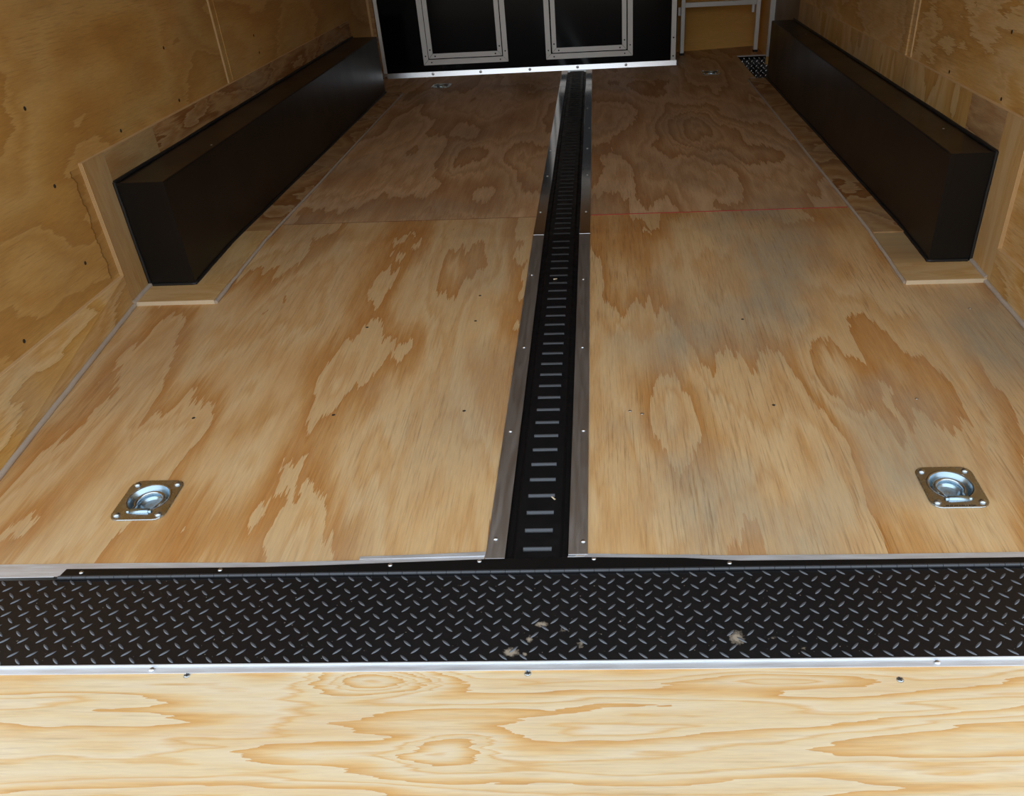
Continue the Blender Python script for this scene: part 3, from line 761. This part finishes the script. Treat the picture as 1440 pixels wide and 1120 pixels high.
def miter(m, x0, x1, z0, z1, w, ya, yb):
    o = [(x0, z0), (x1, z0), (x1, z1), (x0, z1)]; q = [(x0 + w, z0 + w), (x1 - w, z0 + w), (x1 - w, z1 - w), (x0 + w, z1 - w)]
    for i in range(4):
        j = (i + 1) % 4; g = 0.0003
        A = [o[i], o[j], q[j], q[i]]
        c_ = (sum(p[0] for p in A) / 4, sum(p[1] for p in A) / 4)
        A = [(p[0] + (c_[0] - p[0]) * .004, p[1] + (c_[1] - p[1]) * .004) for p in A]
        m.add([(x, ya, z) for x, z in A] + [(x, yb, z) for x, z in A], [(0, 1, 2, 3), (7, 6, 5, 4), (0, 4, 5, 1), (1, 5, 6, 2), (2, 6, 7, 3), (3, 7, 4, 0)])
for (o0, o1, i0, i1, p0, p1) in ((.242, .774, .273, .741, .304, .712), (1.012, 1.557, 1.048, 1.522, 1.076, 1.490)):
    ft = 0.75
    m = MB(); miter(m, o0, o1, 0.068, ft, 0.031, -0.003, 0.005); fr = m.build('door_frame', M_alu_cab, cab)
    m = MB(); m.box(i0, i1, -0.0010, 0.005, 0.101, ft - 0.033); dr = m.build('door', M_black_gloss, cab)
    m = MB(); miter(m, i0 + .004, i1 - .004, 0.105, ft - 0.037, 0.0275, -0.0046, -0.0008); df = m.build('door_edge_trim', M_alu_cab, dr)
    for (x, z) in ((o0 + .05, .083), (o1 - .05, .083), (o0 + .016, .12), (o1 - .016, .13)):
        MB().dome((x, -0.003, z), 0.0045, 0.0018, 8, 2, axis='Y', sgn=-1).build('screw', M_dkscrew, fr)
    for (x, z) in ((i0 + .045, .118), (i1 - .045, .118), (i0 + .017, .155), (i1 - .017, .16)):
        MB().dome((x, -0.0046, z), 0.0050, 0.0018, 8, 2, axis='Y', sgn=-1).build('screw', M_dkscrew, dr)
m = MB(); m.box(-0.02, LEN, 0.06, 0.075, 0.8202, 1.15); m.build('splashback', wood('grained plywood splashback', 'X', 'Z', DK_T, seed=81.0, freq=9.0, sc=5, sg=1.6), cab)
# wood filler between the cabinet and the left wall
m = MB(); m.box(XL + 0.005, -1.224, 2.914, 2.955, 0.0, H); trim(m, M_strip)
m = MB(); m.box(XL + 0.005, -1.243, 2.905, 2.9135, 0.0, H); trim(m, M_plyedge)
# ------------------------------------------------------------------ aluminium bench frame in the nook
bench = thing('bench_frame', 'square aluminium tube bench frame against the golden plywood front wall', 'bench frame', (0.94, 3.42, 0))
def legm(x, y):
    m = MB(); m.box(x - .0135, x + .0135, y - .0135, y + .0135, 0.012, 0.74); return m.build('leg', M_alu_cab, bench, bevel=0.002)
for (x, y) in ((0.694, 3.375), (1.186, 3.400)):
    lg = legm(x, y); MB().box(x - .0150, x + .0150, y - .0150, y + .0150, 0.0, 0.014).build('foot_cap', M_rubber, lg, bevel=0.001)
m = MB(); m.hexa([(0.708, 3.364, .283), (1.172, 3.388, .283), (1.172, 3.412, .283), (0.708, 3.388, .283)], [(0.708, 3.364, .311), (1.172, 3.388, .311), (1.172, 3.412, .311), (0.708, 3.388, .311)])
m.build('rail', M_alu_cab, bench, bevel=0.0015)
m = MB(); m.hexa([(0.708, 3.364, .712), (1.172, 3.388, .712), (1.172, 3.412, .712), (0.708, 3.388, .712)], [(0.708, 3.364, .74), (1.172, 3.388, .74), (1.172, 3.412, .74), (0.708, 3.388, .74)])
m.build('rail', M_alu_cab, bench, bevel=0.0015)
m = MB(); m.hexa([(0.66, 3.36, .74), (1.205, 3.385, .74), (1.205, 3.63, .74), (0.66, 3.50, .74)], [(0.66, 3.36, .76), (1.205, 3.385, .76), (1.205, 3.63, .76), (0.66, 3.50, .76)])
m.build('bench_top', M_alu_cab, bench)
for (x, y) in ((0.672, 3.385), (1.155, 3.41)):
    m = MB(); m.box(x - .008, x + .008, y - 0.002, y + .002, 0.236, 0.284); m.build('bracket_tab', M_alu_cab, bench)
    if x < .7: pass

# ------------------------------------------------------------------ step well and side door on the right
well = MB()
SX0, SX1, SY0, SY1, SZ = 1.040, XR + 0.04, 2.441, 3.225, -0.20
sw = thing('step_well', 'sunken aluminium diamond plate step well beside the right black box', 'step well', ((SX0 + SX1) / 2, (SY0 + SY1) / 2, SZ - 0.01))
m = MB(); m.add([(SX0, SY1, SZ), (SX1, SY1, SZ), (SX1, SY1, -.0002), (SX0, SY1, -.0002)], [(0, 1, 2, 3)])
m.add([(SX0, SY1 + .004, SZ), (SX1, SY1 + .004, SZ), (SX1, SY1 + .004, -.0002), (SX0, SY1 + .004, -.0002)], [(3, 2, 1, 0)])
treads(m, SX0, SX1, SZ, -0.002, SX0 + .004, -0.030, lambda u, v, h: (u, SY1 - h * 1.2, v), L=0.023, Wd=0.0072, hgt=0.0026)
m.build('riser_plate', [M_tread_alu, M_tread_alu_top], sw)
m = MB(); m.box(SX0, SX1, SY0, SY1, SZ - .006, SZ)
treads(m, SX0, SX1, SY0, SY1, SX0 + .01, SY0 + .01, lambda u, v, h: (u, v, SZ + h))
m.build('tread_plate', [M_tread_alu, M_tread_alu_top], sw)
m = MB(); m.box(SX0 - .004, SX0, SY0, SY1, SZ, -0.019); m.box(SX0, SX1, SY0 - .004, SY0, SZ, -0.019); m.build('side_plate', M_tread_alu, sw)
m = MB(); m.box(1.014, 1.042, SY0 + .004, SY1 + .035, 0.0002, 0.004); o = trim(m, M_plyedge)
m = MB(); m.box(1.012, 1.044, SY0 - .006, SY0 + .06, 0.0041, 0.0052); m.build('metal_end', M_alu, o)
m = MB(); m.box(1.0425, XR + .03, SY1 + .0005, SY1 + .036, 0.0002, 0.0035); m.build('nosing', M_alu, sw)
m = MB(); m.box(XR + 0.028, XR + 0.046, 2.345, 3.195, -0.19, 1.90); d1 = struct(m.build('door_1', M_door))
m = MB(); m.box(XR + 0.02, XR + 0.028, 2.42, 2.60, 1.0, 1.04); m.build('door_handle', M_alu, d1)
m = MB(); m.box(XR - 0.002, XR + 0.03, 3.196, 3.2145, 0.0, H); trim(m, M_alu_cab)
m = MB(); m.box(XR + 0.002, XR + 0.05, 2.34, 3.215, 1.90, H); struct(m.build('wall_right', M_wall_rf))
m = MB(); m.box(XR + 0.047, XR + 0.06, 2.33, 3.22, -0.25, H); struct(m.build('wall_right', M_ceil))
# small splinter of light wood on the floor by the cabinet corner
m = MB(); m.tube([(0.664, 3.075, 0.003), (0.668, 3.05, 0.0035), (0.678, 3.005, 0.003)], [0.003, 0.005, 0.003], 6, sq=0.5)
o = m.build('wood_splinter', M_whitewood); tag(o, 'pale wood splinter on the floor at the cabinet corner', 'splinter')
m = MB(); m.tube([(0.021, -1.309, fz(-1.309) + .0005), (0.028, -1.3175, fz(-1.3175) + .0005)], [0.0015, 0.0022], 6, sq=0.5)
o = m.build('wood_chip', M_whitewood); tag(o, 'pale wood chip lying on the rear tie-down track', 'chip')
m = MB(); m.tube([(-0.014, -0.318, fz(-.318) + .001), (-0.004, -0.315, fz(-.315) + .001)], [0.0035, 0.002], 6, sq=0.6)
o = m.build('wood_chip', M_whitewood); tag(o, 'tan wood chip in a track slot between the near ends of the black boxes', 'chip')
